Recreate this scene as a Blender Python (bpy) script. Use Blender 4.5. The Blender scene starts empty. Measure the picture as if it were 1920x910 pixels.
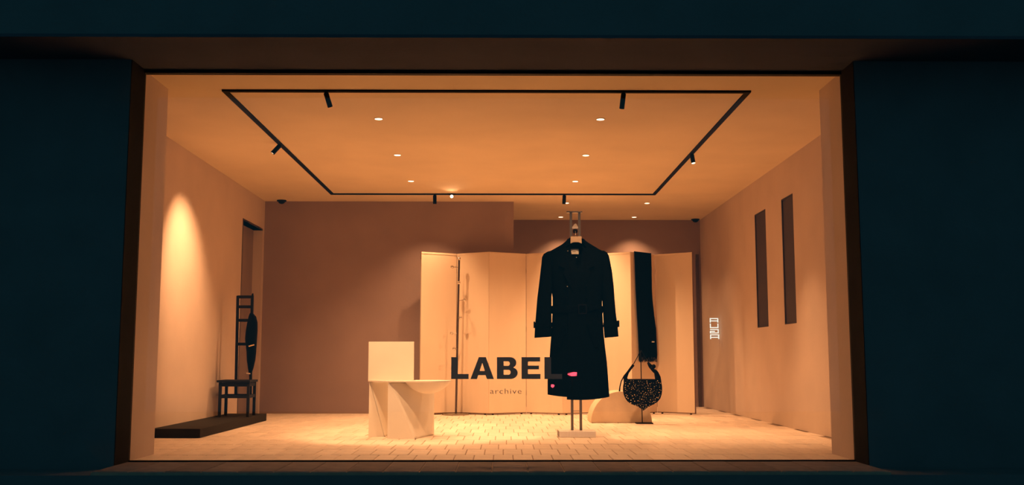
import bpy, bmesh, math, random
from mathutils import Vector, Matrix
random.seed(7)
S = bpy.context.scene
COL = S.collection
PI = math.pi
R = math.radians

# ------------------------------------------------------------ camera
cd = bpy.data.cameras.new('camera')
cam = bpy.data.objects.new('camera', cd)
COL.objects.link(cam)
cd.sensor_width = 36.0
cd.lens = 1900.0 / 1920.0 * 36.0
cam.location = (0, 0, 0.65)
cam.rotation_euler = (PI / 2 + math.atan(218 / 1900.0), 0, -math.atan(16 / 1900.0))
cd.clip_start = 0.05
S.camera = cam

# ------------------------------------------------------------ night sky, exposure
W = bpy.data.worlds.new('night_sky')
S.world = W
W.use_nodes = True
bg = W.node_tree.nodes['Background']
bg.inputs[0].default_value = (0.13, 0.70, 1.0, 1)
bg.inputs[1].default_value = 0.066
S.view_settings.view_transform = 'Standard'
S.view_settings.look = 'None'
S.view_settings.gamma = 1.0
S.view_settings.use_curve_mapping = False
S.view_settings.exposure = 1.0

LAMP = (1.0, 0.52, 0.25)       # warm tungsten light
P_DOWN = 86.0                  # recessed downlights, watts
P_BACK = 44.0
P_CHAIR, P_COAT, P_LEFT, P_RIGHT, P_SCREEN = 135.0, 70.0, 140.0, 85.0, 46.0

# ------------------------------------------------------------ materials
MATS = {}
def mat(name, color, rough=0.6, var=0.0, vscale=6.0, bump=0.0, bscale=60.0, metal=0.0, spec=0.5, island=0.0, stretch=None):
    if name in MATS:
        return MATS[name]
    m = bpy.data.materials.new(name)
    m.use_nodes = True
    nt = m.node_tree
    p = nt.nodes['Principled BSDF']
    p.inputs['Base Color'].default_value = (*color, 1)
    p.inputs['Roughness'].default_value = rough
    p.inputs['Metallic'].default_value = metal
    p.inputs['Specular IOR Level'].default_value = spec
    tc = nt.nodes.new('ShaderNodeTexCoord')
    src = tc.outputs['Object']
    if stretch:
        mp = nt.nodes.new('ShaderNodeMapping')
        mp.inputs['Scale'].default_value = stretch
        nt.links.new(src, mp.inputs[0])
        src = mp.outputs[0]
    if var > 0:
        n = nt.nodes.new('ShaderNodeTexNoise')
        n.inputs['Scale'].default_value = vscale
        n.inputs['Detail'].default_value = 6
        nt.links.new(src, n.inputs['Vector'])
        mr = nt.nodes.new('ShaderNodeMapRange')
        mr.inputs[1].default_value = 0.3; mr.inputs[2].default_value = 0.7
        mr.inputs[3].default_value = 1 - var; mr.inputs[4].default_value = 1 + var
        nt.links.new(n.outputs[0], mr.inputs[0])
        fac = mr.outputs[0]
        if island > 0:
            g = nt.nodes.new('ShaderNodeNewGeometry')
            m2 = nt.nodes.new('ShaderNodeMapRange')
            m2.inputs[3].default_value = 1 - island; m2.inputs[4].default_value = 1 + island * 0.6
            oi = nt.nodes.new('ShaderNodeObjectInfo')
            ad = nt.nodes.new('ShaderNodeMath'); ad.operation = 'ADD'
            fr = nt.nodes.new('ShaderNodeMath'); fr.operation = 'FRACT'
            nt.links.new(g.outputs['Random Per Island'], ad.inputs[0])
            nt.links.new(oi.outputs['Random'], ad.inputs[1])
            nt.links.new(ad.outputs[0], fr.inputs[0])
            nt.links.new(fr.outputs[0], m2.inputs[0])
            mm = nt.nodes.new('ShaderNodeMath'); mm.operation = 'MULTIPLY'
            nt.links.new(fac, mm.inputs[0]); nt.links.new(m2.outputs[0], mm.inputs[1])
            fac = mm.outputs[0]
        vm = nt.nodes.new('ShaderNodeVectorMath'); vm.operation = 'SCALE'
        vm.inputs[0].default_value = color
        nt.links.new(fac, vm.inputs['Scale'])
        nt.links.new(vm.outputs[0], p.inputs['Base Color'])
    if bump > 0:
        n2 = nt.nodes.new('ShaderNodeTexNoise')
        n2.inputs['Scale'].default_value = bscale
        n2.inputs['Detail'].default_value = 4
        nt.links.new(src, n2.inputs['Vector'])
        b = nt.nodes.new('ShaderNodeBump')
        b.inputs['Strength'].default_value = bump
        b.inputs['Distance'].default_value = 0.01
        nt.links.new(n2.outputs[0], b.inputs['Height'])
        nt.links.new(b.outputs[0], p.inputs['Normal'])
    MATS[name] = m
    return m

def emit(name, color, strength):
    m = bpy.data.materials.new(name)
    m.use_nodes = True
    nt = m.node_tree
    nt.nodes.clear()
    e = nt.nodes.new('ShaderNodeEmission')
    e.inputs[0].default_value = (*color, 1); e.inputs[1].default_value = strength
    o = nt.nodes.new('ShaderNodeOutputMaterial')
    nt.links.new(e.outputs[0], o.inputs[0])
    return m

def glass_mat():
    m = bpy.data.materials.new('clear_glass')
    m.use_nodes = True
    nt = m.node_tree
    nt.nodes.clear()
    t = nt.nodes.new('ShaderNodeBsdfTransparent')
    t.inputs[0].default_value = (0.985, 0.99, 0.985, 1)
    g = nt.nodes.new('ShaderNodeBsdfGlossy'); g.inputs['Roughness'].default_value = 0.0
    lw = nt.nodes.new('ShaderNodeLayerWeight'); lw.inputs[0].default_value = 0.5
    pw = nt.nodes.new('ShaderNodeMath'); pw.operation = 'POWER'; pw.inputs[1].default_value = 5
    ma = nt.nodes.new('ShaderNodeMath'); ma.operation = 'MULTIPLY_ADD'; ma.inputs[1].default_value = 0.96; ma.inputs[2].default_value = 0.04
    mx = nt.nodes.new('ShaderNodeMixShader')
    o = nt.nodes.new('ShaderNodeOutputMaterial')
    nt.links.new(lw.outputs['Facing'], pw.inputs[0]); nt.links.new(pw.outputs[0], ma.inputs[0])
    nt.links.new(ma.outputs[0], mx.inputs[0]); nt.links.new(t.outputs[0], mx.inputs[1]); nt.links.new(g.outputs[0], mx.inputs[2])
    nt.links.new(mx.outputs[0], o.inputs[0])
    return m

def vinyl_mat():
    m = bpy.data.materials.new('dark_vinyl')
    m.use_nodes = True
    nt = m.node_tree
    p = nt.nodes['Principled BSDF']
    p.inputs['Base Color'].default_value = (0.12, 0.11, 0.10, 1)
    p.inputs['Roughness'].default_value = 0.6
    tr = nt.nodes.new('ShaderNodeBsdfTranslucent'); tr.inputs[0].default_value = (0.17, 0.20, 0.26, 1)
    ad = nt.nodes.new('ShaderNodeAddShader')
    nt.links.new(p.outputs[0], ad.inputs[0]); nt.links.new(tr.outputs[0], ad.inputs[1])
    nt.links.new(ad.outputs[0], nt.nodes['Material Output'].inputs[0])
    return m

PLASTER = mat('wall_plaster', (0.60, 0.475, 0.375), 0.9, 0.05, 2.5, 0.10, 40, spec=0.2)
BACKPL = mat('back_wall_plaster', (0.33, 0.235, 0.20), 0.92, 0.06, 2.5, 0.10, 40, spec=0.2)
CEIL = mat('ceiling_plaster', (0.76, 0.61, 0.39), 0.92, 0.05, 1.6, 0.10, 24, spec=0.2)
FACADE = mat('dark_facade', (0.14, 0.14, 0.14), 0.9, 0.08, 3.0, 0.2, 30, spec=0.1)
SOFFIT = mat('soffit_render', (0.075, 0.080, 0.095), 0.9, 0.08, 3.0, 0.15, 30, spec=0.1)
STREET = mat('asphalt', (0.25, 0.25, 0.25), 0.9, 0.15, 8.0, 0.4, 90, spec=0.1)
TILE = mat('clay_paver', (0.78, 0.645, 0.51), 0.62, 0.10, 9.0, 0.12, 45, spec=0.3, island=0.10)
GROUT = mat('paver_joint', (0.36, 0.25, 0.17), 0.95, 0.1, 20)
BLACK = mat('black_powder_coat', (0.003, 0.004, 0.005), 0.7, 0.1, 30, spec=0.1)
FRAME = mat('black_window_frame', (0.008, 0.008, 0.009), 0.6, 0.1, 20, spec=0.2)
WHITEWOOD = mat('cream_lacquered_board', (0.80, 0.73, 0.60), 0.6, 0.03, 6, 0.04, 80, spec=0.3)
SCREEN = mat('screen_board', (0.74, 0.60, 0.44), 0.7, 0.02, 3, 0.05, 70, spec=0.25, stretch=(4, 4, 0.6))
SCREENEDGE = mat('screen_edge', (0.16, 0.09, 0.06), 0.7, 0.1, 12)
CORK = mat('pale_plinth_board', (0.72, 0.57, 0.40), 0.8, 0.05, 10, 0.08, 80, spec=0.2)
DARKWOOD = mat('black_stained_wood', (0.006, 0.006, 0.006), 0.8, 0.3, 10, 0.1, 50, stretch=(1, 1, 6), spec=0.3)
PLATFORM = mat('dark_platform_board', (0.012, 0.011, 0.010), 0.8, 0.2, 8, 0.1, 50, spec=0.25)
WOOL = mat('black_wool', (0.0014, 0.0022, 0.0026), 0.95, 0.2, 60, 0.25, 260, spec=0.0)
WOOL2 = mat('black_wool_trim', (0.0012, 0.0018, 0.0022), 0.95, 0.2, 60, 0.2, 200, spec=0.004)
KNIT = mat('black_knit', (0.002, 0.003, 0.0036), 0.95, 0.25, 80, 0.3, 200, spec=0.0)
LEATHER = mat('black_leather', (0.0016, 0.0018, 0.002), 0.6, 0.2, 40, 0.2, 160, spec=0.05)
STEEL = mat('brushed_steel', (0.36, 0.31, 0.24), 0.38, 0.08, 30, metal=0.9, stretch=(1, 1, 12))
ALU = mat('pale_aluminium', (0.86, 0.80, 0.72), 0.45, 0.04, 12, metal=0.35, stretch=(14, 1, 1))
CHROME = mat('polished_chrome', (0.75, 0.70, 0.62), 0.15, 0.03, 20, metal=1.0)
BRONZE = mat('dark_steel_tube', (0.12, 0.09, 0.07), 0.4, 0.1, 30, metal=0.8)
GOLD = mat('gilt_stud', (0.95, 0.78, 0.45), 0.25, 0.05, 30, metal=0.9)
TAN = mat('tan_beech', (0.62, 0.46, 0.30), 0.6, 0.12, 20, 0.05, 60, stretch=(1, 1, 5))
CREAM = mat('cream_label', (0.75, 0.68, 0.55), 0.8, 0.05, 30)
GREYTXT = mat('label_print', (0.25, 0.2, 0.16), 0.8)
DARKPANE = mat('dark_tinted_pane', (0.055, 0.040, 0.032), 0.55, 0.05, 5, spec=0.15)
DOORM = mat('brown_door', (0.26, 0.185, 0.145), 0.8, 0.08, 5, stretch=(1, 1, 0.4))
GLASS = glass_mat()
VINYL = vinyl_mat()
LENS = emit('lit_lens', (1.0, 0.74, 0.46), 3.2)
LENSDIM = emit('dim_lens', (1.0, 0.60, 0.30), 1.2)
HOT = emit('lit_bulb', (1.0, 0.70, 0.38), 9.0)
NEON = emit('white_neon', (1.0, 0.93, 0.78), 0.52)
REDLENS = emit('added_red_lens', (1.0, 0.055, 0.085), 22.0)  # glow of the added lamps that mirror as tail lights

# ------------------------------------------------------------ mesh helpers
class MB:
    def __init__(self):
        self.v = []; self.f = []
    def add(self, v, f):
        o = len(self.v)
        self.v += [tuple(a) for a in v]
        self.f += [tuple(i + o for i in q) for q in f]
        return self
    def box(self, x0, x1, y0, y1, z0, z1):
        v = [(x0,y0,z0),(x1,y0,z0),(x1,y1,z0),(x0,y1,z0),(x0,y0,z1),(x1,y0,z1),(x1,y1,z1),(x0,y1,z1)]
        return self.add(v, [(0,3,2,1),(4,5,6,7),(0,1,5,4),(1,2,6,5),(2,3,7,6),(3,0,4,7)])
    def bar(self, a, b, w, d, up=(0, 0, 1)):
        a = Vector(a); b = Vector(b); t = (b - a).normalized(); u = Vector(up)
        if abs(t.dot(u)) > 0.98: u = Vector((0, 1, 0))
        s = t.cross(u).normalized(); u = s.cross(t).normalized()
        v = []
        for p in (a, b):
            for i, j in ((-1,-1),(1,-1),(1,1),(-1,1)):
                v.append(p + s * (w/2*i) + u * (d/2*j))
        return self.add(v, [(3,2,1,0),(4,5,6,7),(0,1,5,4),(1,2,6,5),(2,3,7,6),(3,0,4,7)])
    def tube(self, pts, rad, n=10, flat=1.0, cap=True):
        pts = [Vector(p) for p in pts]
        if not isinstance(rad, (list, tuple)): rad = [rad] * len(pts)
        rings = []; prev = None
        for i, p in enumerate(pts):
            t = (pts[min(i+1, len(pts)-1)] - pts[max(i-1, 0)]).normalized()
            if prev is None:
                u = Vector((0, 1, 0)) if abs(t.y) < 0.9 else Vector((1, 0, 0))
            else: u = prev
            u = (u - t * u.dot(t)).normalized(); prev = u
            s = t.cross(u)
            rings.append([p + (s * math.cos(2*PI*k/n) + u * flat * math.sin(2*PI*k/n)) * rad[i] for k in range(n)])
        return self.loft(rings, cap)
    def loft(self, rings, cap=True, closed=True):
        n = len(rings[0]); v = [q for r in rings for q in r]; f = []
        for i in range(len(rings)-1):
            for k in range(n if closed else n-1):
                f.append((i*n+k, i*n+(k+1)%n, (i+1)*n+(k+1)%n, (i+1)*n+k))
        if cap and closed:
            f.append(tuple(reversed(range(n)))); f.append(tuple((len(rings)-1)*n+k for k in range(n)))
        return self.add(v, f)
    def lathe(self, prof, c=(0,0,0), n=24, axis=(0,0,1)):
        ax = Vector(axis).normalized()
        u = Vector((1,0,0)) if abs(ax.x) < 0.9 else Vector((0,1,0))
        u = (u - ax*u.dot(ax)).normalized(); s = ax.cross(u); c = Vector(c)
        rings = [[c + ax*h + (u*math.cos(2*PI*k/n) + s*math.sin(2*PI*k/n))*max(r, 1e-5) for k in range(n)] for r, h in prof]
        return self.loft(rings, True)
    def ball(self, c, r, n=12, m=8):
        return self.lathe([(r*math.sin(PI*i/m), -r*math.cos(PI*i/m)) for i in range(m+1)], c, n)
    def prism(self, outline, y0, y1):
        """outline in (x, z); extruded along y"""
        n = len(outline)
        v = [(x, y0, z) for x, z in outline] + [(x, y1, z) for x, z in outline]
        f = [tuple(range(n)), tuple(reversed(range(n, 2*n)))] + [(k, k+n, (k+1)%n+n, (k+1)%n) for k in range(n)]
        return self.add(v, f)
    def slab(self, outline, z0, z1):
        n = len(outline)
        v = [(x, y, z0) for x, y in outline] + [(x, y, z1) for x, y in outline]
        f = [tuple(reversed(range(n))), tuple(range(n, 2*n))] + [(k, (k+1)%n, (k+1)%n+n, k+n) for k in range(n)]
        return self.add(v, f)

def finish(me, smooth=None):
    bm = bmesh.new(); bm.from_mesh(me)
    bmesh.ops.recalc_face_normals(bm, faces=bm.faces[:])
    bm.to_mesh(me); bm.free()
    if smooth is not None:
        for p in me.polygons: p.use_smooth = True
        try: me.set_sharp_from_angle(angle=R(smooth))
        except Exception: pass

def obj(name, mb, m, parent=None, smooth=None, bevel=0):
    """world coordinates in mb; the origin moves to the parent's origin"""
    me = bpy.data.meshes.new(name)
    off = Vector(parent_origin(parent)) if parent else Vector((0, 0, 0))
    me.from_pydata([tuple(Vector(a) - off) for a in mb.v], [], mb.f)
    me.materials.append(m)
    finish(me, smooth)
    o = bpy.data.objects.new(name, me)
    COL.objects.link(o)
    if parent: o.parent = parent
    if bevel:
        b = o.modifiers.new('bevel', 'BEVEL'); b.width = bevel; b.segments = 2; b.limit_method = 'ANGLE'
    return o
def parent_origin(p):
    loc = Vector(p.location)
    while p.parent:
        p = p.parent; loc = loc + Vector(p.location)
    return loc
def tag(o, label=None, cat=None, group=None, kind=None):
    if label: o['label'] = label
    if cat: o['category'] = cat
    if group: o['group'] = group
    if kind: o['kind'] = kind
    return o
def thing(name, label, cat, loc, group=None):
    o = bpy.data.objects.new(name, None)
    o.empty_display_size = 0.1
    o.location = loc
    COL.objects.link(o)
    return tag(o, label, cat, group)
def struct(name, mb, m, label=None, cat=None, **k):
    o = obj(name, mb, m, **k)
    return tag(o, label, cat, kind='structure')
def spot(name, parent, loc, target, watts, cone, blend=0.6, radius=0.02, color=LAMP):
    l = bpy.data.lights.new(name, 'SPOT')
    l.energy = watts; l.color = color; l.spot_size = R(cone); l.spot_blend = blend; l.shadow_soft_size = radius
    o = bpy.data.objects.new(name, l)
    COL.objects.link(o)
    o.parent = parent
    o.location = Vector(loc) - parent_origin(parent)
    o.rotation_euler = (Vector(target) - Vector(loc)).to_track_quat('-Z', 'Y').to_euler()
    return o

# ------------------------------------------------------------ dimensions
XL, XR = -2.91, 2.72           # side walls of the shop
OL, OR = -2.39, 2.26           # the window opening
ZC = 2.56                      # ceiling
YG, YJ = 6.60, 7.07            # glass line, back of the front piers
YP, YB = 12.26, 13.90          # partition on the left, back wall on the right
XP = 0.123                     # right end of the partition

# ------------------------------------------------------------ outside
struct('wall_facade', MB().box(-9, 9, 5.89, 7.0, ZC+0.02, 6.5), FACADE,
       'dark upper facade wall above the lit shop window', 'wall')
struct('trim_soffit', MB().box(-9, 9, 5.89, YG-0.012, ZC, ZC+0.02), SOFFIT,
       'dim brown soffit running above the shop window', 'soffit')
struct('wall_facade_left', MB().box(-9, OL, 6.35, YG, -0.022, ZC), FACADE,
       'dark facade wall on the left of the shop window', 'wall')
struct('wall_facade_right', MB().box(OR, 9, 6.35, YG, -0.022, ZC), FACADE,
       'dark facade wall on the right of the shop window', 'wall')
struct('wall_plinth', MB().box(-9, 9, 6.0, YG, -0.75, -0.022), FACADE,
       'dark plinth wall below the shop window', 'wall')
struct('street_ground', MB().box(-14, 14, -14, 6.2, -0.95, -0.75), STREET,
       'dark street surface in front of the shop', 'street')

REVEALDARK = mat('reveal_darkening_sheet', (0.018, 0.020, 0.021), 0.8, 0.1, 10, spec=0.05)  # thin dark sheets added so the reveals stay dim beside the lit room
struct('trim_reveal_left', MB().box(OL, OL+0.004, 6.352, YG-0.014, -0.004, ZC), REVEALDARK, 'thin dark sheet added to darken the left window reveal', 'trim')
struct('trim_reveal_right', MB().box(OR-0.004, OR, 6.352, YG-0.014, -0.004, ZC), REVEALDARK, 'thin dark sheet added to darken the right window reveal', 'trim')
# paved sill outside the glass
sill = struct('trim_sill', MB().box(OL, OR, 6.0, YG-0.02, -0.022, -0.006), GROUT,
              'narrow paved sill outside the shop window', 'sill')
SILLT = mat('shaded_sill_paver', (0.24, 0.185, 0.15), 0.85, 0.15, 9.0, 0.12, 45, spec=0.1, island=0.15)  # darker than the floor pavers: shade outside the glass put into the colour
def paver_mesh(w, l, t, m=None):
    me = bpy.data.meshes.new('paver')
    b = 0.003
    mb = MB()
    r0 = [(-w/2, -l/2), (w/2, -l/2), (w/2, l/2), (-w/2, l/2)]
    r1 = [(-w/2+b, -l/2+b), (w/2-b, -l/2+b), (w/2-b, l/2-b), (-w/2+b, l/2-b)]
    rings = [[(x, y, -t) for x, y in r0], [(x, y, -b) for x, y in r0], [(x, y, 0) for x, y in r1]]
    mb.loft(rings)
    me.from_pydata(mb.v, [], mb.f)
    me.materials.append(m or TILE)
    finish(me)
    return me
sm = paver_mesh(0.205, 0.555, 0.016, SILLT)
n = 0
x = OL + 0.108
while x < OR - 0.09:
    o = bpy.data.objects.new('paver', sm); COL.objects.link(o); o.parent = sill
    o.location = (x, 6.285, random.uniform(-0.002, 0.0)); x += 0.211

# ------------------------------------------------------------ floor of pavers
floor = struct('floor', MB().box(XL-0.5, XR+0.1, YG-0.02, YB+0.1, -0.15, -0.005), GROUT,
               'pale clay paver floor of the shop', 'floor')
PWID, PLEN, GAP = 0.13, 0.42, 0.005
full = paver_mesh(PWID-GAP, PLEN-GAP, 0.02)
cells = []
for j in range(int((YB-YG)/PLEN)+1):
    y0 = YG + j*PLEN
    if y0 > YB-0.05: break
    sh = (0.0, 0.065, 0.03, 0.09)[j % 4]
    lo, hi = (OL, OR) if y0 + PLEN/2 < YJ else (XL, XR)
    k = -30
    while k < 30:
        xc = k*PWID + sh
        if xc-PWID/2 > lo-0.06 and xc+PWID/2 < hi+0.06: cells.append((xc, y0+PLEN/2))
        k += 1
cells.sort(key=lambda c: c[1])
for x, y in cells[:300]:
    o = bpy.data.objects.new('paver', full); COL.objects.link(o); o.parent = floor
    o.location = (x, y, random.uniform(-0.0018, 0.0))
rest = MB()
fv = [tuple(v.co) for v in full.vertices]; ff = [tuple(p.vertices) for p in full.polygons]
for x, y in cells[300:]:
    dz = random.uniform(-0.0018, 0.0)
    rest.add([(a+x, b+y, c+dz) for a, b, c in fv], ff)
tag(obj('far_pavers', rest, TILE, floor), kind='stuff')

# ------------------------------------------------------------ ceiling and walls
struct('ceiling', MB().box(XL-0.1, XR+0.1, YG-0.01, YB+0.1, ZC, ZC+0.15), CEIL,
       'warm lit plaster ceiling of the shop', 'ceiling')
wf = MB().box(XL-0.2, OL, YG+0.002, YJ, 0, ZC)
struct('wall_front_left', wf, PLASTER, 'plaster pier at the left end of the shop window', 'wall')
struct('wall_front_right', MB().box(OR, XR+0.2, YG+0.002, YJ, 0, ZC), PLASTER,
       'plaster pier at the right end of the shop window', 'wall')
DY0, DY1, DZ = 11.25, 12.17, 2.19
wl = MB().box(XL-0.16, XL, YJ, DY0, 0, ZC).box(XL-0.16, XL, DY0, DY1, DZ, ZC).box(XL-0.16, XL, DY1, YP+0.1, 0, ZC)
struct('wall_left', wl, PLASTER, 'plaster side wall with a bright pool of light, left of the room', 'wall')
door = struct('door_1', MB().box(XL-0.16, XL-0.11, DY0, DY1, 0, DZ), DOORM,
              'dim brown door recessed in the left wall behind the ladder chair', 'door')
dt = MB().box(XL-0.155, XL+0.004, DY0-0.02, DY0, 0, DZ+0.02).box(XL-0.155, XL+0.004, DY0, DY1, DZ, DZ+0.02)
obj('door_frame', dt, BRONZE, door)
obj('door_handle', MB().tube([(XL-0.11, DY0+0.1, 1.0), (XL-0.07, DY0+0.1, 1.0), (XL-0.07, DY0+0.2, 1.0)], 0.008), BRONZE, door, 40)
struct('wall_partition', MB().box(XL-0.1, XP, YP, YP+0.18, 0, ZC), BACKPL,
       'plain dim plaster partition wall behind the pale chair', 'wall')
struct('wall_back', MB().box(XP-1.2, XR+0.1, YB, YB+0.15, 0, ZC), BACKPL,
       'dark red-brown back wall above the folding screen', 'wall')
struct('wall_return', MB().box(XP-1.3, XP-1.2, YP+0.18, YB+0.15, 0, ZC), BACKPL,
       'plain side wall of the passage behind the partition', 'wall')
# right wall with two tall slots cut through it
SL = [(9.40, 9.80), (10.40, 10.86)]; SZ0, SZ1 = 0.978, 2.20
wr = MB()
ys = [YJ, SL[0][0], SL[0][1], SL[1][0], SL[1][1], YB+0.1]
for a, b in ((0,1),(2,3),(4,5)): wr.box(XR, XR+0.2, ys[a], ys[b], 0, ZC)
for a, b in SL:
    wr.box(XR, XR+0.2, a, b, 0, SZ0); wr.box(XR, XR+0.2, a, b, SZ1, ZC)
struct('wall_right', wr, PLASTER, 'plaster side wall with two tall slots, right of the room', 'wall')
for i, (a, b) in enumerate(SL):
    w = struct('window_%d' % (i+2), MB().box(XR+0.012, XR+0.03, a, b, SZ0, SZ1), DARKPANE,
               ['tall dark slot window in the right wall, the nearer of two',
                'tall dark slot window in the right wall, the farther of two'][i], 'window')
    fr = MB().box(XR+0.002, XR+0.03, a, a+0.012, SZ0, SZ1).box(XR+0.002, XR+0.03, b-0.012, b, SZ0, SZ1)
    fr.box(XR+0.002, XR+0.03, a+0.012, b-0.012, SZ0, SZ0+0.012).box(XR+0.002, XR+0.03, a+0.012, b-0.012, SZ1-0.012, SZ1)
    obj('window_frame', fr, DARKPANE, w)

# thin dark door edge at the far right corner
struct('trim_1', MB().box(XR-0.07, XR-0.03, YB-0.03, YB, 0, 2.08), BRONZE,
       'thin dark door edge in the far right corner', 'trim')

# shop window: frame and glass pane
win = thing('window_1', 'large clear shop window pane in a thin dark frame', 'window', (0, YG, 0))
win['kind'] = 'structure'
obj('window_frame', MB().box(OL, OR, YG-0.02, YG+0.03, ZC-0.022, ZC), FRAME, win)
obj('window_frame', MB().box(OL, OL+0.004, YG-0.012, YG+0.012, 0.005, ZC-0.022), FRAME, win)
obj('window_frame', MB().box(OR-0.004, OR, YG-0.012, YG+0.012, 0.005, ZC-0.022), FRAME, win)
obj('window_frame', MB().box(OL, OR, YG-0.012, YG+0.012, -0.004, 0.005), FRAME, win)
obj('glass_pane', MB().box(OL+0.004, OR-0.004, YG-0.004, YG+0.004, 0.005, ZC-0.022), GLASS, win)

# ------------------------------------------------------------ lettering on the glass
YV = YG - 0.0045
def zx(a): return -0.337 + (a-110)/6.857*0.003441
def zz(b): return 0.66 - (b-98)/6.857*0.003415
def arc(cx, cy, rx, ry, a0, a1, n=10):
    return [(cx+rx*math.cos(R(a0+(a1-a0)*i/n)), cy+ry*math.sin(R(a0+(a1-a0)*i/n))) for i in range(n+1)]
def flat_letter(name, outer, holes, parent, m):
    """outline with holes as a filled 2D curve, turned into a thin mesh"""
    cu = bpy.data.curves.new('letter', 'CURVE'); cu.dimensions = '2D'; cu.fill_mode = 'BOTH'; cu.extrude = 0.0004
    for poly in [outer] + holes:
        sp = cu.splines.new('POLY'); sp.points.add(len(poly)-1); sp.use_cyclic_u = True
        for p, (a, b) in zip(sp.points, poly): p.co = (zx(a), zz(b), 0, 1)
    t = bpy.data.objects.new('tmp', cu); COL.objects.link(t)
    me = bpy.data.meshes.new_from_object(t.evaluated_get(bpy.context.evaluated_depsgraph_get()))
    bpy.data.objects.remove(t)
    off = parent_origin(parent)
    for v in me.vertices:
        v.co = Vector((v.co.x, YV + v.co.z, v.co.y)) - off
    me.materials.clear(); me.materials.append(m)
    o = bpy.data.objects.new(name, me); COL.objects.link(o); o.parent = parent
    return o
lab = thing('window_lettering', 'bold dark LABEL lettering on the shop window', 'lettering', (zx(110), YV, zz(380)))
def Lsh(x0, x1, x2): return [(x0,98),(x1,98),(x1,315),(x2,315),(x2,380),(x0,380)]
flat_letter('letter', Lsh(110, 195, 335), [], lab, VINYL)
flat_letter('letter', [(358,380),(465,98),(555,98),(660,380),(570,380),(552,330),(458,330),(442,380)], [[(476,276),(510,172),(543,276)]], lab, VINYL)
bo = [(698,380),(698,98),(870,98)] + arc(870,170,78,72,-90,60,10) + arc(872,302,94,78,-50,90,10)
flat_letter('letter', bo, [[(785,152),(840,152)] + arc(840,181,24,29,-80,80,6) + [(840,210),(785,210)],
                           [(785,262),(850,262)] + arc(850,293,24,31,-80,80,6) + [(850,325),(785,325)]], lab, VINYL)
flat_letter('letter', [(1015,98),(1255,98),(1255,155),(1098,155),(1098,207),(1240,207),(1240,256),(1098,256),(1098,315),(1258,315),(1258,380),(1015,380)], [], lab, VINYL)
flat_letter('letter', Lsh(1310, 1395, 1537), [], lab, VINYL)

arch_txt = thing('window_lettering', 'small thin archive lettering below the bold lettering on the window', 'lettering', (-0.085, YV, 0.4255))
fc = bpy.data.curves.new('tmp', 'FONT'); fc.body = 'archive'; fc.size = 0.048; fc.extrude = 0.0004; fc.space_character = 1.12; fc.offset = -0.0004
t = bpy.data.objects.new('tmp', fc); COL.objects.link(t)
dg = bpy.context.evaluated_depsgraph_get()
me = bpy.data.meshes.new_from_object(t.evaluated_get(dg))
bpy.data.objects.remove(t)
xs = [v.co.x for v in me.vertices]; k = 0.202/(max(xs)-min(xs)); x0 = min(xs)
# split the word into its letters
bm = bmesh.new(); bm.from_mesh(me); bmesh.ops.remove_doubles(bm, verts=bm.verts[:], dist=1e-6)
for v in bm.verts: v.co = Vector(((v.co.x-x0)*k, v.co.z, v.co.y*1.03))
seen = set(); isl = []
for v in bm.verts:
    if v in seen: continue
    st = [v]; grp = []
    seen.add(v)
    while st:
        a = st.pop(); grp.append(a)
        for e in a.link_edges:
            b = e.other_vert(a)
            if b not in seen: seen.add(b); st.append(b)
    isl.append(grp)
isl.sort(key=lambda g: sum(v.co.x for v in g)/len(g))
merged = []
for g in isl:                                  # the dot of the i joins its stem
    a0, a1 = min(v.co.x for v in g), max(v.co.x for v in g)
    if merged and a0 < max(v.co.x for v in merged[-1])-0.001 and a1 - a0 < 0.012: merged[-1] += g
    else: merged.append(list(g))
for g in merged:
    gs = set(g); idx = {v: i for i, v in enumerate(g)}
    m3 = bpy.data.meshes.new('letter')
    m3.from_pydata([tuple(v.co) for v in g], [], [tuple(idx[v] for v in f.verts) for f in bm.faces if f.verts[0] in gs])
    m3.materials.append(VINYL)
    o = bpy.data.objects.new('letter', m3); COL.objects.link(o); o.parent = arch_txt
bm.free()

# ------------------------------------------------------------ ceiling light track and its spotlights
TX0, TX1, TY0, TY1, TW = -1.993, 1.754, 7.09, 11.66, 0.036
trk = thing('ceiling_track', 'thin black rectangular light track on the ceiling', 'light track', (TX0, TY0, ZC))
h = TW/2; zt0, zt1 = ZC-0.014, ZC-0.0005
def rail(pts): return MB().slab(pts, zt0, zt1)
obj('rail', rail([(TX0-h,TY0-h),(TX1+h,TY0-h),(TX1-h,TY0+h),(TX0+h,TY0+h)]), BLACK, trk)
obj('rail', rail([(TX0-h,TY1+h),(TX0+h,TY1-h),(TX1-h,TY1-h),(TX1+h,TY1+h)]), BLACK, trk)
obj('rail', rail([(TX0-h,TY0-h),(TX0+h,TY0+h),(TX0+h,TY1-h),(TX0-h,TY1+h)]), BLACK, trk)
obj('rail', rail([(TX1+h,TY0-h),(TX1+h,TY1+h),(TX1-h,TY1-h),(TX1-h,TY0+h)]), BLACK, trk)

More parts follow.
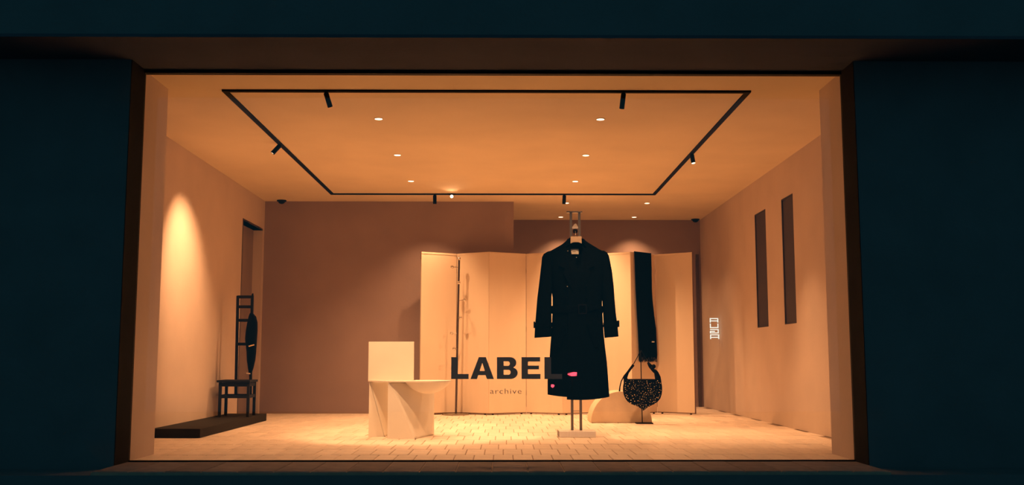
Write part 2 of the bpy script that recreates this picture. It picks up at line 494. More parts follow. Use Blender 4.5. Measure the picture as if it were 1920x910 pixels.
def track_spot(x, y, d, label, watts, target, cone, blend, lens, length=0.10, r=0.018):
    d = Vector(d).normalized()
    t = thing('track_spotlight', label, 'spotlight', (x, y, zt0), 'spotlights on the ceiling track')
    a = Vector((x, y, zt0-0.012)) + d*(-0.006)
    obj('mount', MB().box(x-0.012, x+0.012, y-0.012, y+0.012, zt0-0.014, zt0), BLACK, t)
    b = a + d*length
    body = MB().lathe([(r*0.9, 0), (r, 0.004), (r, length), (r*0.86, length), (r*0.82, length-0.010)], a, 20, d)
    obj('body', body, BLACK, t, 40)
    obj('lens', MB().lathe([(r*0.80, 0), (r*0.80, 0.003)], b - d*0.006, 20, d), lens, t)
    if watts: spot('lamp_light', t, b + d*0.012, target, watts, cone, blend, 0.016)
    return t
track_spot(-1.269, 7.09, (0.24, 0.42, -0.9), 'black track spotlight on the front rail, aimed at the pale chair',
           P_CHAIR, (-0.85, 8.55, 0.35), 46, 0.55, LENS, 0.105)
track_spot(0.859, 7.09, (-0.08, 0.40, -0.9), 'black track spotlight on the front rail, aimed at the coat',
           P_COAT, (0.62, 8.65, 0.5), 46, 0.55, LENS, 0.11)
track_spot(TX0, 8.876, (-0.62, -0.12, -0.75), 'black track spotlight on the left rail, tilted to the left wall',
           P_LEFT, (-2.91, 9.20, 1.34), 66, 1.0, LENS, 0.10, 0.02)
track_spot(TX1, 9.267, (0.10, -0.22, -0.95), 'black track spotlight on the right rail with a bright lens',
           P_RIGHT, (2.35, 8.75, 0.0), 62, 1.0, HOT, 0.09, 0.02)
track_spot(-0.80, TY1, (0, 0.06, -1), 'black track spotlight on the back rail, left of the hanging coat',
           P_SCREEN*0.7, (-1.0, 12.15, 0.3), 96, 1.0, LENS, 0.10, 0.021)
track_spot(0.708, TY1, (-0.05, 0.10, -1), 'black track spotlight on the back rail, right above the coat stand',
           P_SCREEN*1.7, (1.25, 11.95, 0.5), 92, 1.0, LENS, 0.10, 0.021)
track_spot(-0.602, TY1, (0.02, -0.85, -0.25), 'small glowing spotlight on the back rail facing the street',
           6, (-0.5, 6.0, 0.6), 90, 0.9, HOT, 0.06, 0.021)

# ------------------------------------------------------------ recessed downlights
def downlight(x, y, label, watts, cone=106, r=0.031):
    t = thing('downlight', label, 'downlight', (x, y, ZC), 'recessed ceiling downlights')
    obj('trim_ring', MB().lathe([(r+0.007, 0), (r+0.007, -0.003), (r, -0.005), (r, 0)], (x, y, ZC), 24), CEIL, t, 40)
    obj('lens', MB().lathe([(r*0.98, -0.0035), (r*0.98, -0.0045)], (x, y, ZC), 24), LENS, t)
    spot('lamp_light', t, (x, y, ZC-0.02), (x, y, 0), watts, cone, 1.0, 0.03)
row = {7.95: 'front row', 9.40: 'second row', 10.81: 'third row', 12.35: 'fourth row', 13.59: 'back row'}
for (x, y, side) in ((-1.0, 7.95, 'left'), (-1.0, 9.40, 'left'), (-1.0, 10.81, 'left'),
                     (0.776, 7.95, 'right'), (0.776, 9.40, 'right'), (0.776, 10.81, 'right')):
    downlight(x, y, 'round recessed downlight inside the track, %s, on the %s side' % (row[y], side), P_DOWN*(0.80 if y < 8 else 0.92 if y < 10 else 1.5), 122 if y > 10 else 106)
for (x, y, side) in ((0.776, 12.35, 'above the coat stand'), (1.77, 12.35, 'above the dark scarf'),
                     (0.776, 13.59, 'above the coat stand'), (1.77, 13.59, 'above the dark scarf')):
    downlight(x, y, 'round recessed downlight behind the track, %s, %s' % (row[y], side), P_BACK)

# ceiling sensors in the back corners
def sensor(x, y, label):
    t = thing('ceiling_sensor', label, 'sensor', (x, y, ZC), 'dark ceiling sensors')
    obj('base_plate', MB().lathe([(0.055, 0), (0.058, -0.004), (0.055, -0.014)], (x, y, ZC), 24), BLACK, t, 40)
    obj('dome', MB().lathe([(0.042*math.cos(R(a)), -0.014-0.032*math.sin(R(a))) for a in range(0, 91, 15)], (x, y, ZC), 20), BLACK, t, 60)
sensor(-2.69, 12.17, 'small dark dome sensor on the ceiling, back left corner')
sensor(2.64, 13.80, 'small dark dome sensor on the ceiling, far right corner')

# ------------------------------------------------------------ pale sculptural chair
ch = thing('sculptural_chair', 'pale cream geometric chair of thin boards with a rounded seat', 'chair', (-0.85, 8.55, 0))
SZ = 0.47
seat = [(-1.136, 8.63), (-1.132, 8.606), (-0.955, 8.400), (-0.70, 8.350)]
seat += arc(-0.63, 8.535, 0.195, 0.20, -80, 120, 22)
seat += [(-0.74, 8.75), (-0.755, 8.63)]
obj('seat', MB().slab(seat, SZ-0.012, SZ), WHITEWOOD, ch, bevel=0.0015)
obj('backrest', MB().box(-1.141, -0.757, 8.63, 8.655, SZ-0.012, 0.793), WHITEWOOD, ch, bevel=0.002)
# shallow bowl below the round end of the seat
cap = []
for i in range(9):
    a = math.asin(0.19/0.233)*(1-i/8)
    cap.append((0.233*math.sin(a), 0.135-0.233*math.cos(a)))
obj('seat_bowl', MB().lathe(cap, (-0.63, 8.535, SZ-0.012), 36), WHITEWOOD, ch, 60)
def fin_leg(P0, P1, P2, bulge):
    """an upright triangular fin on the floor line P0-P1, and a curved board from its sloping edge to an upright edge at P2"""
    n, m, zt, th = 28, 14, SZ-0.012, 0.010
    hyp = []
    for i in range(n+1):
        t = i/n                                       # from the top down
        q = 0.02 + 0.98*t*(1 + bulge*(1-t))
        hyp.append(Vector((P0[0]+(P1[0]-P0[0])*q, P0[1]+(P1[1]-P0[1])*q, zt*(1-t))))
    fr = [Vector((P0[0], P0[1], 0)), Vector((P0[0], P0[1], zt))] + hyp
    bk = [p + Vector((0, th, 0)) for p in fr]
    k = len(fr)
    fin = MB().add(fr+bk, [tuple(range(k)), tuple(reversed(range(k, 2*k)))] + [(a, a+k, (a+1) % k+k, (a+1) % k) for a in range(k)])
    leg = obj('leg', fin, WHITEWOOD, ch)
    rows = []
    for i in range(n+1):
        h_ = hyp[i] + Vector((0, th*0.6, 0)); u_ = Vector((P2[0], P2[1], zt*(1-i/n)))
        rows.append([h_.lerp(u_, c/m) for c in range(m+1)])
    sheet = obj('leg_board', MB().loft(rows, cap=False, closed=False), WHITEWOOD, leg, 80)
    so = sheet.modifiers.new('thickness', 'SOLIDIFY'); so.thickness = 0.008; so.offset = -1
    return leg
fin_leg((-1.129, 8.62), (-1.001, 8.64), (-0.93, 8.90), 0.0)
fin_leg((-0.947, 8.41), (-0.720, 8.37), (-0.595, 8.83), 0.16)

# ------------------------------------------------------------ folding screen
scr = thing('folding_screen', 'tall cream zigzag folding screen standing behind the coat', 'folding screen', (0.6, 12.0, 0))
F = [(-0.970,11.90),(-0.560,12.13),(-0.171,11.90),(0.272,12.13),(0.690,11.90),(1.097,12.13),(1.500,11.90),(1.838,12.22),(2.232,11.92)]
ZT = 1.905
for i in range(8):
    a = Vector((*F[i], 0)); b = Vector((*F[i+1], 0)); t = (b-a).normalized(); nrm = Vector((-t.y, t.x, 0))
    a2 = a + t*0.003; b2 = b - t*0.003; th = 0.022
    pl = [(a2.x, a2.y), (b2.x, b2.y), (b2.x+nrm.x*th, b2.y+nrm.y*th), (a2.x+nrm.x*th, a2.y+nrm.y*th)]
    p = obj('panel', MB().slab(pl, 0.022, ZT), SCREEN, scr)
    fo = nrm*0.004
    rl = [(a2.x-fo.x, a2.y-fo.y), (b2.x-fo.x, b2.y-fo.y), (b2.x, b2.y), (a2.x, a2.y)]
    obj('top_edging', MB().slab(rl, ZT-0.022, ZT-0.008), SCREEN, p)
    obj('bottom_edging', MB().slab(pl, 0.012, 0.022), SCREENEDGE, p)
    for q in (0.12, 0.88):
        c = a + (b-a)*q + nrm*th/2
        obj('foot', MB().lathe([(0.012, 0), (0.012, 0.012)], (c.x, c.y, 0), 10), BLACK, p)
    if i < 7:
        s = 1 if i % 2 == 0 else 0
        for zh in (0.25, 1.0, 1.7):
            c = b + (nrm*th if i % 2 else Vector((0, -0.003, 0)))*0.6
            obj('hinge', MB().lathe([(0.003, -0.03), (0.003, 0.03)], (c.x, c.y+ (0.012 if i % 2 == 0 else 0), zh), 8), BRONZE, scr)
obj('end_edging', MB().box(-0.985, -0.9715, 11.90, 11.93, 1.82, ZT), SCREENEDGE, scr)
obj('end_edging', MB().box(2.234, 2.244, 11.915, 11.95, 0.012, ZT), SCREENEDGE, scr)

# ------------------------------------------------------------ coat rack with ball hooks
rk = thing('coat_rack', 'slim steel coat rack pole with ball hooks before the screen', 'coat rack', (-0.552, 11.95, 0))
obj('base', MB().lathe([(0.153, 0), (0.153, 0.008), (0.145, 0.012), (0.02, 0.016)], (-0.552, 11.95, 0), 40), STEEL, rk, 40)
top = Vector((-0.526, 11.95, 1.815)); bot = Vector((-0.552, 11.95, 0.012))
obj('pole', MB().tube([bot, top], 0.0125, 16), BRONZE, rk, 40)
obj('finial', MB().ball(top + Vector((0, 0, 0.012)), 0.021), CHROME, rk, 80)
for (x, z, dy) in ((-0.607,1.724,-0.03),(-0.524,1.534,-0.07),(-0.46,1.332,-0.03),(-0.503,1.125,-0.065),(-0.608,0.943,-0.03),(-0.576,0.762,-0.06)):
    c = bot + (top-bot)*((z-bot.z)/(top.z-bot.z))
    e = Vector((x, 11.95+dy, z+0.004))
    hk = obj('hook', MB().tube([c, e], 0.0045, 8), STEEL, rk, 40)
    obj('hook_ball', MB().ball(e, 0.020), CHROME, hk, 80)

# ------------------------------------------------------------ garment stand
gs = thing('garment_stand', 'twin-post steel garment stand with a heavy pale base block', 'garment stand', (0.615, 8.66, 0))
gb = obj('base', MB().box(0.463, 0.770, 8.53, 8.79, 0.0, 0.052), ALU, gs, bevel=0.004)
obj('base_cap', MB().box(0.4605, 0.463, 8.535, 8.785, 0.004, 0.048), BRONZE, gb)
for x in (0.582, 0.655):
    obj('post', MB().box(x-0.011, x+0.011, 8.669, 8.691, 0.052, 1.905), STEEL, gs, bevel=0.002)
obj('top_plate', MB().box(0.544, 0.680, 8.66, 8.70, 1.905, 1.917), STEEL, gs, bevel=0.001)
obj('cross_bar', MB().bar((0.593, 8.68, 1.775), (0.644, 8.68, 1.775), 0.016, 0.014), ALU, gs)
obj('clamp_plate', MB().prism([(0.594,1.782),(0.643,1.782),(0.630,1.806),(0.622,1.812),(0.612,1.806)], 8.676, 8.684), CREAM, gs)
obj('knob', MB().lathe([(0.004,0),(0.018,0.004),(0.021,0.014),(0.018,0.026),(0.006,0.030)], (0.617, 8.66, 1.742), 18, (0,-1,0)), BLACK, gs, 50)
obj('lower_bar', MB().bar((0.593, 8.68, 0.21), (0.644, 8.68, 0.21), 0.006, 0.005), STEEL, gs)

# wooden hanger, its neck block shows in the collar
hg = thing('coat_hanger', 'tan wooden hanger block inside the coat collar', 'coat hanger', (0.617, 8.62, 1.62))
obj('neck_block', MB().prism([(0.571,1.628),(0.575,1.690),(0.668,1.690),(0.668,1.628),(0.640,1.640),(0.600,1.640)], 8.60, 8.625), TAN, hg, bevel=0.002)
obj('arm', MB().tube([(0.548,8.66,1.600),(0.48,8.655,1.572),(0.40,8.645,1.525)], [0.012,0.012,0.010], 10), TAN, hg, 60)
obj('arm', MB().tube([(0.690,8.66,1.600),(0.76,8.655,1.572),(0.84,8.645,1.525)], [0.012,0.012,0.010], 10), TAN, hg, 60)
obj('hook', MB().tube([(0.617,8.612,1.69),(0.617,8.615,1.72),(0.617,8.63,1.735),(0.617,8.65,1.735)], 0.003, 8), STEEL, hg, 60)

# ------------------------------------------------------------ black coat
CX, CY = 0.619, 8.635
coat = thing('long_coat', 'long black double-breasted belted coat hanging on the steel stand', 'coat', (CX, CY, 0.35))
def px(a): return 0.566 + (a-1067)*0.004590
def pz(b): return 1.688 - (b-446)*0.004556
def torso_pt(hw, hd, cx, z, a, grow=0.0):
    c, s = math.cos(a), math.sin(a)
    x = cx + (hw+grow)*math.copysign(abs(c)**0.75, c)
    y = CY + (hd+grow)*math.copysign(abs(s)**0.8, s)
    return x, y, z
SEC = [(744,1025,1136,.135),(713,1025,1134.5,.13),(680,1028.5,1132.5,.125),(650,1030.5,1129,.12),(633,1032,1127.5,.118),(610,1033.5,1126,.114),
       (588,1034.5,1125,.108),(575,1035,1124.5,.108),(560,1035,1125,.112),(540,1032,1128,.118),(515,1027,1133,.122),(495,1023,1137,.12),
       (482,1021,1139,.105),(476,1025,1135,.092),(468,1039,1120,.082),(460,1053,1107,.076),(454,1060,1098,.070),(450,1063,1094,.066)]
def neck(z):                              # half width of the open V at this height
    return max(0.0, min(0.052, (z-1.36)*0.30))
rings = []
N = 72
for (py_, l, r, hd) in SEC:
    z = pz(py_); hw = (px(r)-px(l))/2; cx = (px(r)+px(l))/2
    ring = []
    for k in range(N):
        a = 2*PI*k/N
        x, y, zz_ = torso_pt(hw, hd, cx, z, a)
        fold = 0.006*math.sin(9*a + 0.7)*max(0, min(1, (1.0-z)/0.5))
        y += fold*1.3
        w = neck(z)
        if w > 0 and y < CY and abs(x-CX) < w:
            y = CY + 0.022
        if py_ == 744: zz_ += 0.020*((x-cx)/hw)**2
        ring.append((x, y, zz_))
    rings.append(ring)
obj('body', MB().loft(rings), WOOL, coat, 70)
# right front flap overlapping the left one, a little longer
fl = []
for (py_, l, r, hd) in [(748.5,1024.5,1136.5,.137)] + SEC[:11]:
    z = pz(py_); hw = (px(r)-px(l))/2; cx = (px(r)+px(l))/2
    line = []
    for k in range(17):
        a = R(254 + (356-254)*k/16)
        if py_ < 500: a = R(262 + (356-262)*k/16)
        q = torso_pt(hw, hd, cx, z, a, 0.009)
        if py_ > 740: q = (q[0], q[1], q[2] + 0.022*((q[0]-cx)/hw)**2)
        line.append(q)
    fl.append(line)
inner = [[(x, y+0.008, z) for x, y, z in reversed(line)] for line in fl]
obj('front_flap', MB().loft([a+b for a, b in zip(fl, inner)]), WOOL, coat, 60)
def sleeve(rows):
    rr = []
    for (py_, l, r, hd) in rows:
        z = pz(py_); hw = (px(r)-px(l))/2; cx = (px(r)+px(l))/2
        rr.append([torso_pt(hw, hd, cx, z + 0.006*math.cos(2*PI*k/24), 2*PI*k/24) for k in range(24)])
    return MB().loft(rr)
obj('sleeve', sleeve([(634,1001,1033,.068),(615,1002,1033,.068),(590,1004,1032.6,.068),(560,1006.5,1033,.07),(540,1009,1035,.073),(515,1012,1038,.078),(495,1014.3,1040,.08),(483,1015.5,1040,.075),(477,1018.5,1040,.06),(473,1025,1040,.04)]), WOOL, coat, 60)
obj('sleeve', sleeve([(634,1131,1156.5,.068),(615,1129.5,1155,.068),(592,1128.8,1152,.068),(565,1127.5,1150,.07),(540,1123,1148.5,.073),(515,1121,1146,.078),(495,1120,1142.5,.08),(483,1120,1140,.075),(477,1120,1137,.06),(473,1120,1131,.04)]), WOOL, coat, 60)
def strap(l, r, p0, p1, ext):
    rr = []
    for q in (p0, p1):
        z = pz(q); hw = (px(r)-px(l))/2+0.005; cx = (px(r)+px(l))/2
        rr.append([torso_pt(hw, 0.074, cx, z, 2*PI*k/20) for k in range(20)])
    return MB().loft(rr)
st1 = obj('cuff_strap', strap(1001.3, 1033, 615, 607, -1), WOOL2, coat, 50)
st2 = obj('cuff_strap', strap(1129.5, 1155.5, 615, 607, 1), WOOL2, coat, 50)
obj('buckle', MB().box(px(999.5), px(1002), CY-0.03, CY+0.02, pz(617), pz(605)), LEATHER, st1, bevel=0.003)
obj('buckle', MB().box(px(1154.5), px(1158), CY-0.03, CY+0.02, pz(615), pz(603)), LEATHER, st2, bevel=0.003)
# belt with a buckle and a hanging end
br = []
for q, g in ((590,.011),(588,.014),(578,.014),(576,.011)):
    hw = (px(1125)-px(1034.5))/2; cx = (px(1125)+px(1034.5))/2
    br.append([torso_pt(hw, .108, cx, pz(q), 2*PI*k/48, g) for k in range(48)])
belt = obj('belt', MB().loft(br), WOOL2, coat, 50)
bx, by = px(1088), CY-0.131
bk = MB().box(bx-0.035, bx+0.035, by-0.006, by, pz(576), pz(574)).box(bx-0.035, bx+0.035, by-0.006, by, pz(592), pz(590))
bk.box(bx-0.035, bx-0.028, by-0.006, by, pz(590), pz(576)).box(bx+0.028, bx+0.035, by-0.006, by, pz(590), pz(576))
obj('buckle', bk, LEATHER, belt)
obj('belt_end', MB().bar((px(1100), by-0.001, pz(583)), (px(1119), by+0.018, pz(577)), 0.006, 0.035), WOOL2, belt)
# collar around the back of the neck, folded wings in front
cr = []
for (z, rx, ry) in ((pz(468), .080, .066), (pz(458), .070, .060), (pz(447.5), .056, .052), (pz(447), .048, .044), (pz(462), .056, .054)):
    cr.append([(CX+rx*math.cos(R(a)), CY+0.005+ry*math.sin(R(a)), z - 0.05*max(0, -math.sin(R(a)))) for a in range(-42, 223, 11)])
obj('collar', MB().loft(cr, cap=False, closed=False), WOOL, coat, 70)
for s in (-1, 1):
    ly = CY-0.118
    out = [(CX+s*0.050, pz(470)), (CX+s*0.105, pz(482)), (CX+s*0.150, pz(503)), (CX+s*0.100, pz(508)), (CX+s*0.118, pz(516)), (CX+s*0.030, pz(552)), (CX+s*0.008, pz(538))]
    n = len(out)
    f0 = [(x, ly-0.012+0.35*max(0, z-1.50), z) for x, z in out]; b0 = [(x, y+0.010, z) for x, y, z in f0]
    obj('lapel', MB().add(f0+b0, [tuple(range(n)), tuple(reversed(range(n, 2*n)))] + [(k, k+n, (k+1)%n+n, (k+1)%n) for k in range(n)]), WOOL2, coat)
lb = obj('neck_label', MB().box(px(1068), px(1084.3), CY+0.014, CY+0.017, pz(478), pz(468)), CREAM, coat)
obj('label_print', MB().box(px(1073), px(1079), CY+0.0130, CY+0.014, pz(473.2), pz(472.2)), GREYTXT, lb)
obj('hanging_loop', MB().tube([(px(1073), CY+0.012, pz(484)), (px(1078), CY+0.010, pz(484.6)), (px(1082), CY+0.012, pz(484))], 0.0025, 8), STEEL, coat, 60)
def button(a, b, m=WOOL2, r=0.012):
    return obj('button', MB().lathe([(r,0),(r,0.004),(r*0.7,0.006)], (px(a), CY-0.140, pz(b)), 14, (0,-1,0)), m, coat, 40)
for a, b in ((1058,541),(1096,541),(1058,562),(1096,562),(1057,612),(1098,612)): button(a, b)
button(1060.4, 541.5, GOLD, 0.005); obj('rivet', MB().ball((px(1062.5), CY-0.098, pz(475)), 0.005), GOLD, coat)
for s in (-1, 1):
    obj('pocket_flap', MB().bar((CX+s*0.115, CY-0.128, pz(618)), (CX+s*0.165, CY-0.116, pz(652)), 0.010, 0.045, up=(1, 0, 0.3)), WOOL2, coat)
    e0 = Vector((CX+s*0.105, CY, pz(470))); e1 = Vector((CX+s*0.245, CY, pz(481)))
    obj('shoulder_strap', MB().bar(e0+Vector((0,0,0.012)), e1+Vector((0,0,0.008)), 0.045, 0.008), WOOL2, coat)

# ------------------------------------------------------------ half-round plinth
hp = MB()
out = [(1.206+0.312*math.cos(R(a)), 0.318*math.sin(R(a))) for a in range(0, 181, 5)]
hp.prism(out, 10.47, 10.93)
tag(obj('half_round_plinth', hp, CORK, smooth=30, bevel=0.004), 'pale half-round display plinth on the floor behind the studded bag', 'plinth')

# ------------------------------------------------------------ bag stand
BY = 10.34
bs = thing('bag_stand', 'thin black rod stand with a flat foot holding the studded bag', 'display stand', (1.400, BY, 0))
obj('base', MB().box(1.333, 1.502, BY-0.06, BY+0.06, 0, 0.010), BLACK, bs, bevel=0.002)
obj('rod', MB().tube([(1.400, BY+0.0, 0.010), (1.394, BY+0.0, 0.72)], 0.005, 10), BLACK, bs, 40)
obj('hook', MB().tube([(1.394, BY, 0.716), (1.394, BY-0.02, 0.730), (1.394, BY-0.035, 0.722), (1.394, BY-0.04, 0.735)], 0.006, 8), BLACK, bs, 60)

# ------------------------------------------------------------ studded crescent bag
def bpx(a): return 1.199 + (a-1166)*0.005405
def bpz(b): return 0.441 - (b-712)*0.00535
bag = thing('studded_bag', 'black crescent shoulder bag covered in small gilt studs', 'bag', (1.402, BY-0.05, 0.136))
prof = [(712,1172,1236),(717,1168.5,1238.5),(724,1167,1239.8),(732,1166.5,1240),(740,1168,1238.8),(747,1170.8,1236.3),(753,1175,1231.5),(757.5,1181.5,1225.5),(761,1190.5,1218),(765,1198,1211),(769.5,1203.6,1205)]
rings = []
BYc = BY-0.052
for i, (b, l, r) in enumerate(prof):
    hw = (bpx(r)-bpx(l))/2; cx = (bpx(r)+bpx(l))/2
    hd = 0.040*min(1.0, 0.35+0.65*math.sin(min(1, (i+0.6)/5)*PI/2))*(1 if i < 6 else max(0.10, 1-(i-5)*0.17))
    rings.append([(cx+hw*math.cos(2*PI*k/40), BYc+hd*math.copysign(abs(math.sin(2*PI*k/40))**0.85, math.sin(2*PI*k/40)), bpz(b)) for k in range(40)])
body = obj('body', MB().loft(rings), LEATHER, bag, 70)
obj('zip', MB().bar((bpx(1175), BYc, bpz(711.5)), (bpx(1233), BYc, bpz(711.5)), 0.010, 0.008), BRONZE, bag)
def surf(b, u):
    for i in range(len(prof)-1):
        if prof[i][0] <= b <= prof[i+1][0]:
            t = (b-prof[i][0])/(prof[i+1][0]-prof[i][0])
            A, B = rings[i], rings[i+1]
            l = prof[i][1]*(1-t)+prof[i+1][1]*t; r = prof[i][2]*(1-t)+prof[i+1][2]*t
            hd = (min(p[1] for p in A)*(1-t)+min(p[1] for p in B)*t)
            q = BYc + (hd-BYc)*max(0, 1-u*u)**0.42
            return Vector((bpx((l+r)/2+(r-l)/2*u), q, bpz(b)))
rs = random.Random(3)
studs = MB(); placed = []
while len(placed) < 150:
    b = rs.uniform(714, 767); u = rs.uniform(-0.93, 0.93)
    p = surf(b, u)
    if any((p-q).length < 0.0145 for q in placed): continue
    placed.append(p)
    rr = rs.choice((0.0040, 0.0050, 0.0062))
    studs.add([(p.x+rr*math.cos(k*PI/3), p.y-0.0005, p.z+rr*math.sin(k*PI/3)) for k in range(6)] + [(p.x+rr*0.5*math.cos(k*PI/3), p.y-0.004, p.z+rr*0.5*math.sin(k*PI/3)) for k in range(6)],
              [(k, (k+1)%6, (k+1)%6+6, k+6) for k in range(6)] + [(6,7,8,9,10,11)])
tag(obj('studs', studs, GOLD, bag), kind='stuff')
def P(a, b, dy=0): return (bpx(a), BYc+dy, bpz(b))
obj('strap_tab', MB().tube([P(1173,718), P(1171.5,708), P(1176,699), P(1181,692), P(1187,684.5)], [0.026,0.020,0.013,0.012,0.014], 12, 0.5), LEATHER, bag, 60)
obj('strap_tab', MB().tube([P(1233,718), P(1232,708), P(1229,699), P(1225,694)], [0.032,0.030,0.022,0.016], 12, 0.5), LEATHER, bag, 60)
obj('strap', MB().tube([P(1186,685), P(1191,676), P(1195.5,668), P(1199,660), P(1201,657.5), P(1204,660,-0.0), P(1209,671), P(1215,681)], 0.0038, 8), LEATHER, bag, 60)
kn = MB().tube([P(1214,680), P(1218,686), P(1222,692), P(1226,698)], [0.010,0.020,0.018,0.014], 12, 0.7)
kn.ball(P(1224.5,687.5), 0.023).ball(P(1221,691,-0.01), 0.018)
obj('knot', kn, LEATHER, bag, 80)
obj('loose_strap', MB().tube([P(1184,690,-0.012), P(1176,697,-0.014), P(1169,705,-0.014), P(1163.5,715,-0.012), P(1161,725,-0.01), P(1160,734,-0.01)], [0.007,0.007,0.006,0.006,0.006,0.008], 8, 0.6), LEATHER, bag, 60)

# ------------------------------------------------------------ scarf over the screen
def spx(a): return 1.550 + (a-1190)*0.006333
def spz(b): return 1.915 - (b-471)*0.006264
scf = thing('scarf', 'long black fringed scarf draped over the folding screen', 'scarf', (1.68, 11.86, 0.61))
def scarf_y(x, t):
    # follows the panel at the top edge and falls straight down in front of it
    a = 11.90 + (x-1.500)/(1.838-1.500)*0.32
    return a*(1-0.0) - 0.022 - 0.10*max(0, x-1.70)*t - 0.012*t - 0.008*math.sin((x-1.5)*38)*min(1, t*3)
rows = [(471,1190,1226.5),(500,1190.8,1227),(540,1191.5,1227),(562,1192.3,1228),(590,1193.5,1231),(618,1195,1234.5),(645,1196,1235),(667,1196.5,1235.5)]
fr, bk_ = [], []
NX = 14
for (b, l, r) in rows:
    t = (b-471)/196
    fr.append([(spx(l+(r-l)*k/NX), scarf_y(spx(l+(r-l)*k/NX), t), spz(b)) for k in range(NX+1)])
ringz = [line + [(x, y+0.012, z) for x, y, z in reversed(line)] for line in fr]
obj('cloth', MB().loft(ringz), KNIT, scf, 60)
ov = []
for j in range(5):
    a = PI*j/4
    ov.append([(spx(1190+36.5*k/NX), scarf_y(spx(1190+36.5*k/NX), 0)+0.022-0.022*math.cos(a)+0.006*j/4, ZT-0.003+0.012*math.sin(a)+0.004) for k in range(NX+1)])
ov.append([(x, y+0.004, ZT-0.6) for x, y, z in ov[-1]])
obj('back_cloth', MB().loft(ov, cap=False, closed=False), KNIT, scf, 60)
fg = MB()
for k in range(80):
    a = 1196.7 + 38.5*k/79
    x = spx(a); y = scarf_y(x, 1)+0.006; L = rs.uniform(0.066, 0.084)
    fg.tube([(x, y, spz(666)), (x+rs.uniform(-.004,.004), y-0.003, spz(667)-L*0.5), (x+rs.uniform(-.007,.007), y, spz(667)-L)], [0.0026,0.0024,0.0016], 5)
tag(obj('fringe', fg, KNIT, scf), kind='stuff')
tgx = spx(1226); obj('tag', MB().box(spx(1222), spx(1229.5), scarf_y(tgx, .85)-0.010, scarf_y(tgx, .85)-0.002, spz(642), spz(640)), CREAM, scf)

# ------------------------------------------------------------ dark platform and ladder-back chair
pf = MB().box(XL, -2.50, 8.50, 10.86, 0, 0.075)
tag(obj('display_platform', pf, PLATFORM, bevel=0.003), 'long low black display platform along the left wall', 'platform')
lc = thing('ladder_back_chair', 'black wooden chair with a tall narrow ladder back on the low platform', 'chair', (-2.69, 10.37, 0.075))
LZ, SEATZ = 0.075, 0.437
legs = [(-2.815, 10.20), (-2.535, 10.20), (-2.848, 10.55), (-2.560, 10.55)]
for (x, y) in legs:
    obj('leg', MB().box(x-0.013, x+0.013, y-0.013, y+0.013, LZ, SEATZ-0.02), DARKWOOD, lc)
obj('seat', MB().slab([(-2.845,10.17),(-2.515,10.17),(-2.535,10.58),(-2.872,10.58)], SEATZ-0.022, SEATZ), DARKWOOD, lc, bevel=0.003)
def mid(i, j, z, w=0.018, d=0.03):
    a, b = legs[i], legs[j]
    return MB().bar((*a, z), (*b, z), w, d)
for i, j in ((0,1),(2,3),(0,2),(1,3)):
    obj('stretcher', mid(i, j, 0.275), DARKWOOD, lc)
    obj('seat_rail', mid(i, j, SEATZ-0.045, 0.016, 0.035), DARKWOOD, lc)
bar_y = 10.53
obj('back_post', MB().bar((-2.745, bar_y+0.0, 0.262), (-2.760, bar_y+0.02, 1.300), 0.026, 0.024), DARKWOOD, lc)
obj('back_post', MB().bar((-2.597, bar_y+0.0, 0.262), (-2.610, bar_y+0.02, 1.300), 0.026, 0.024), DARKWOOD, lc)
for z in (1.288, 1.185, 1.045, 0.80):
    obj('back_rung', MB().bar((-2.76+0.014*(1.3-z), bar_y+0.015, z), (-2.608+0.014*(1.3-z), bar_y+0.015, z), 0.020, 0.030), DARKWOOD, lc)
# small dark bag hung on the chair
hb = thing('hanging_pouch', 'slim black pouch hung on the tall back of the ladder chair', 'bag', (-2.585, 10.46, 0.50))
def H(a, b): return (-2.64 + (a-465)*0.0054, 10.462, 0.650-(b-673)*0.00545)
rr = []
for (b, l, r, d) in ((588,471,477,.012),(594,468.5,483,.022),(605,466.5,486,.03),(620,464,486.5,.034),(635,463,486,.033),(648,465,485.5,.028),(660,466.5,485,.028),(675,467.5,484,.026),(690,470,481,.02),(699,472,478,.012)):
    x0_, x1_ = H(l, b)[0], H(r, b)[0]; z = H(l, b)[2]
    rr.append([((x0_+x1_)/2+(x1_-x0_)/2*math.cos(2*PI*k/20), 10.462+d*math.sin(2*PI*k/20), z+0.004*math.sin(3*k)) for k in range(20)])
obj('body', MB().loft(rr), LEATHER, hb, 70)
obj('strap', MB().tube([H(474,590), (-2.592, 10.475, 1.20), (-2.600, 10.50, 1.312), (-2.605, 10.55, 1.322), (-2.608, 10.575, 1.29)], 0.006, 8), LEATHER, hb, 60)
a_, b_ = H(472, 650), H(482.5, 647)
obj('buckle', MB().bar((a_[0], 10.428, a_[2]), (b_[0], 10.428, b_[2]), 0.006, 0.012), GOLD, hb)
a_, b_ = H(468.5, 700), H(476, 701)
obj('strap_tip', MB().bar((a_[0], 10.445, a_[2]), (b_[0], 10.445, b_[2]), 0.006, 0.010), CHROME, hb)

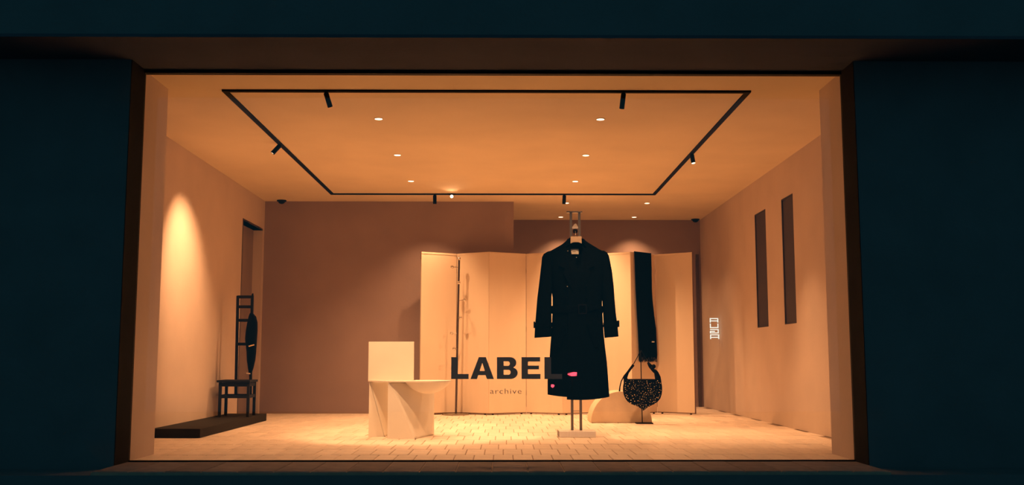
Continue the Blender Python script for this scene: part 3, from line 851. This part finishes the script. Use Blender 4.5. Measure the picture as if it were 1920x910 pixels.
# ------------------------------------------------------------ glowing glyph sign fixed to the right wall
YS = 12.75
sg = thing('neon_sign', 'small glowing white stacked letter sign on the right wall', 'sign', (2.648, YS, 0.896))
def G(a, b): return (2.596 + (a-165)/15.17*0.00671, YS, 1.157-(b-182)/15.17*0.00671)
def stroke(pts, wz=0.0125):
    mb = MB(); q = [Vector(G(*p)) for p in pts]
    for i in range(len(q)-1):
        t = (q[i+1]-q[i]).normalized()
        e0 = wz/2 if i else 0; e1 = wz/2 if i < len(q)-2 else 0
        mb.bar(q[i]-t*e0, q[i+1]+t*e1, 0.008, wz, up=(t.z, 0, -t.x) if abs(t.x) > 0 or True else (0,0,1))
    return mb
def glyph(*paths):
    mb = MB()
    for p in paths:
        s = stroke(p); mb.add(s.v, s.f)
    obj('letter', mb, NEON, sg)
glyph([(175,308),(175,195),(390,195),(390,308)], [(175,260),(390,260)])
glyph([(175,335),(175,450),(390,450),(390,335)])
glyph([(165,505),(395,505),(395,602),(172,602),(172,558),(300,558)])
glyph([(175,775),(175,656),(405,656),(405,775)], [(175,725),(405,725)])
for z in (1.13, 0.93):
    obj('bracket', MB().bar((2.60, YS+0.008, z), (XR, YS+0.008, z), 0.004, 0.004), STEEL, sg)

# ------------------------------------------------------------ red lamps added behind the camera for tail-light reflections in the glass
POSTGREY = mat('added_lamp_post', (0.62, 0.66, 0.68), 0.6, 0.05, 20)
def added_lamp(x, y, z, w, hgt, label):
    t = thing('added_red_lamp', label, 'added lamp', (x, y, -0.75), 'red lamps added for glass reflections')
    obj('post', MB().lathe([(0.06, 0), (0.05, 0.015), (0.0015, 0.03), (0.0015, z+0.75-hgt)], (x, y, -0.75), 20), POSTGREY, t, 40)
    obj('housing', MB().box(x-w, x+w, y-0.03, y+0.03, z-hgt, z+hgt), POSTGREY, t, bevel=0.006)
    return t
b1 = added_lamp(1.093, -3.0, 0.406, 0.075, 0.036, 'wide red lamp added unseen, for its reflection in the glass over the coat')
obj('added_red_lens', MB().prism([(1.01,0.408),(1.075,0.378),(1.115,0.376),(1.16,0.386),(1.165,0.436),(1.105,0.438)], -2.965, -2.955), REDLENS, b1)
b2 = added_lamp(0.779, -3.0, 0.222, 0.03, 0.02, 'small round red lamp added unseen, for its reflection near the coat hem')
obj('added_red_lens', MB().lathe([(0.026,0),(0.026,0.008)], (0.779, -2.965, 0.222), 16, (0,1,0)), REDLENS, b2)
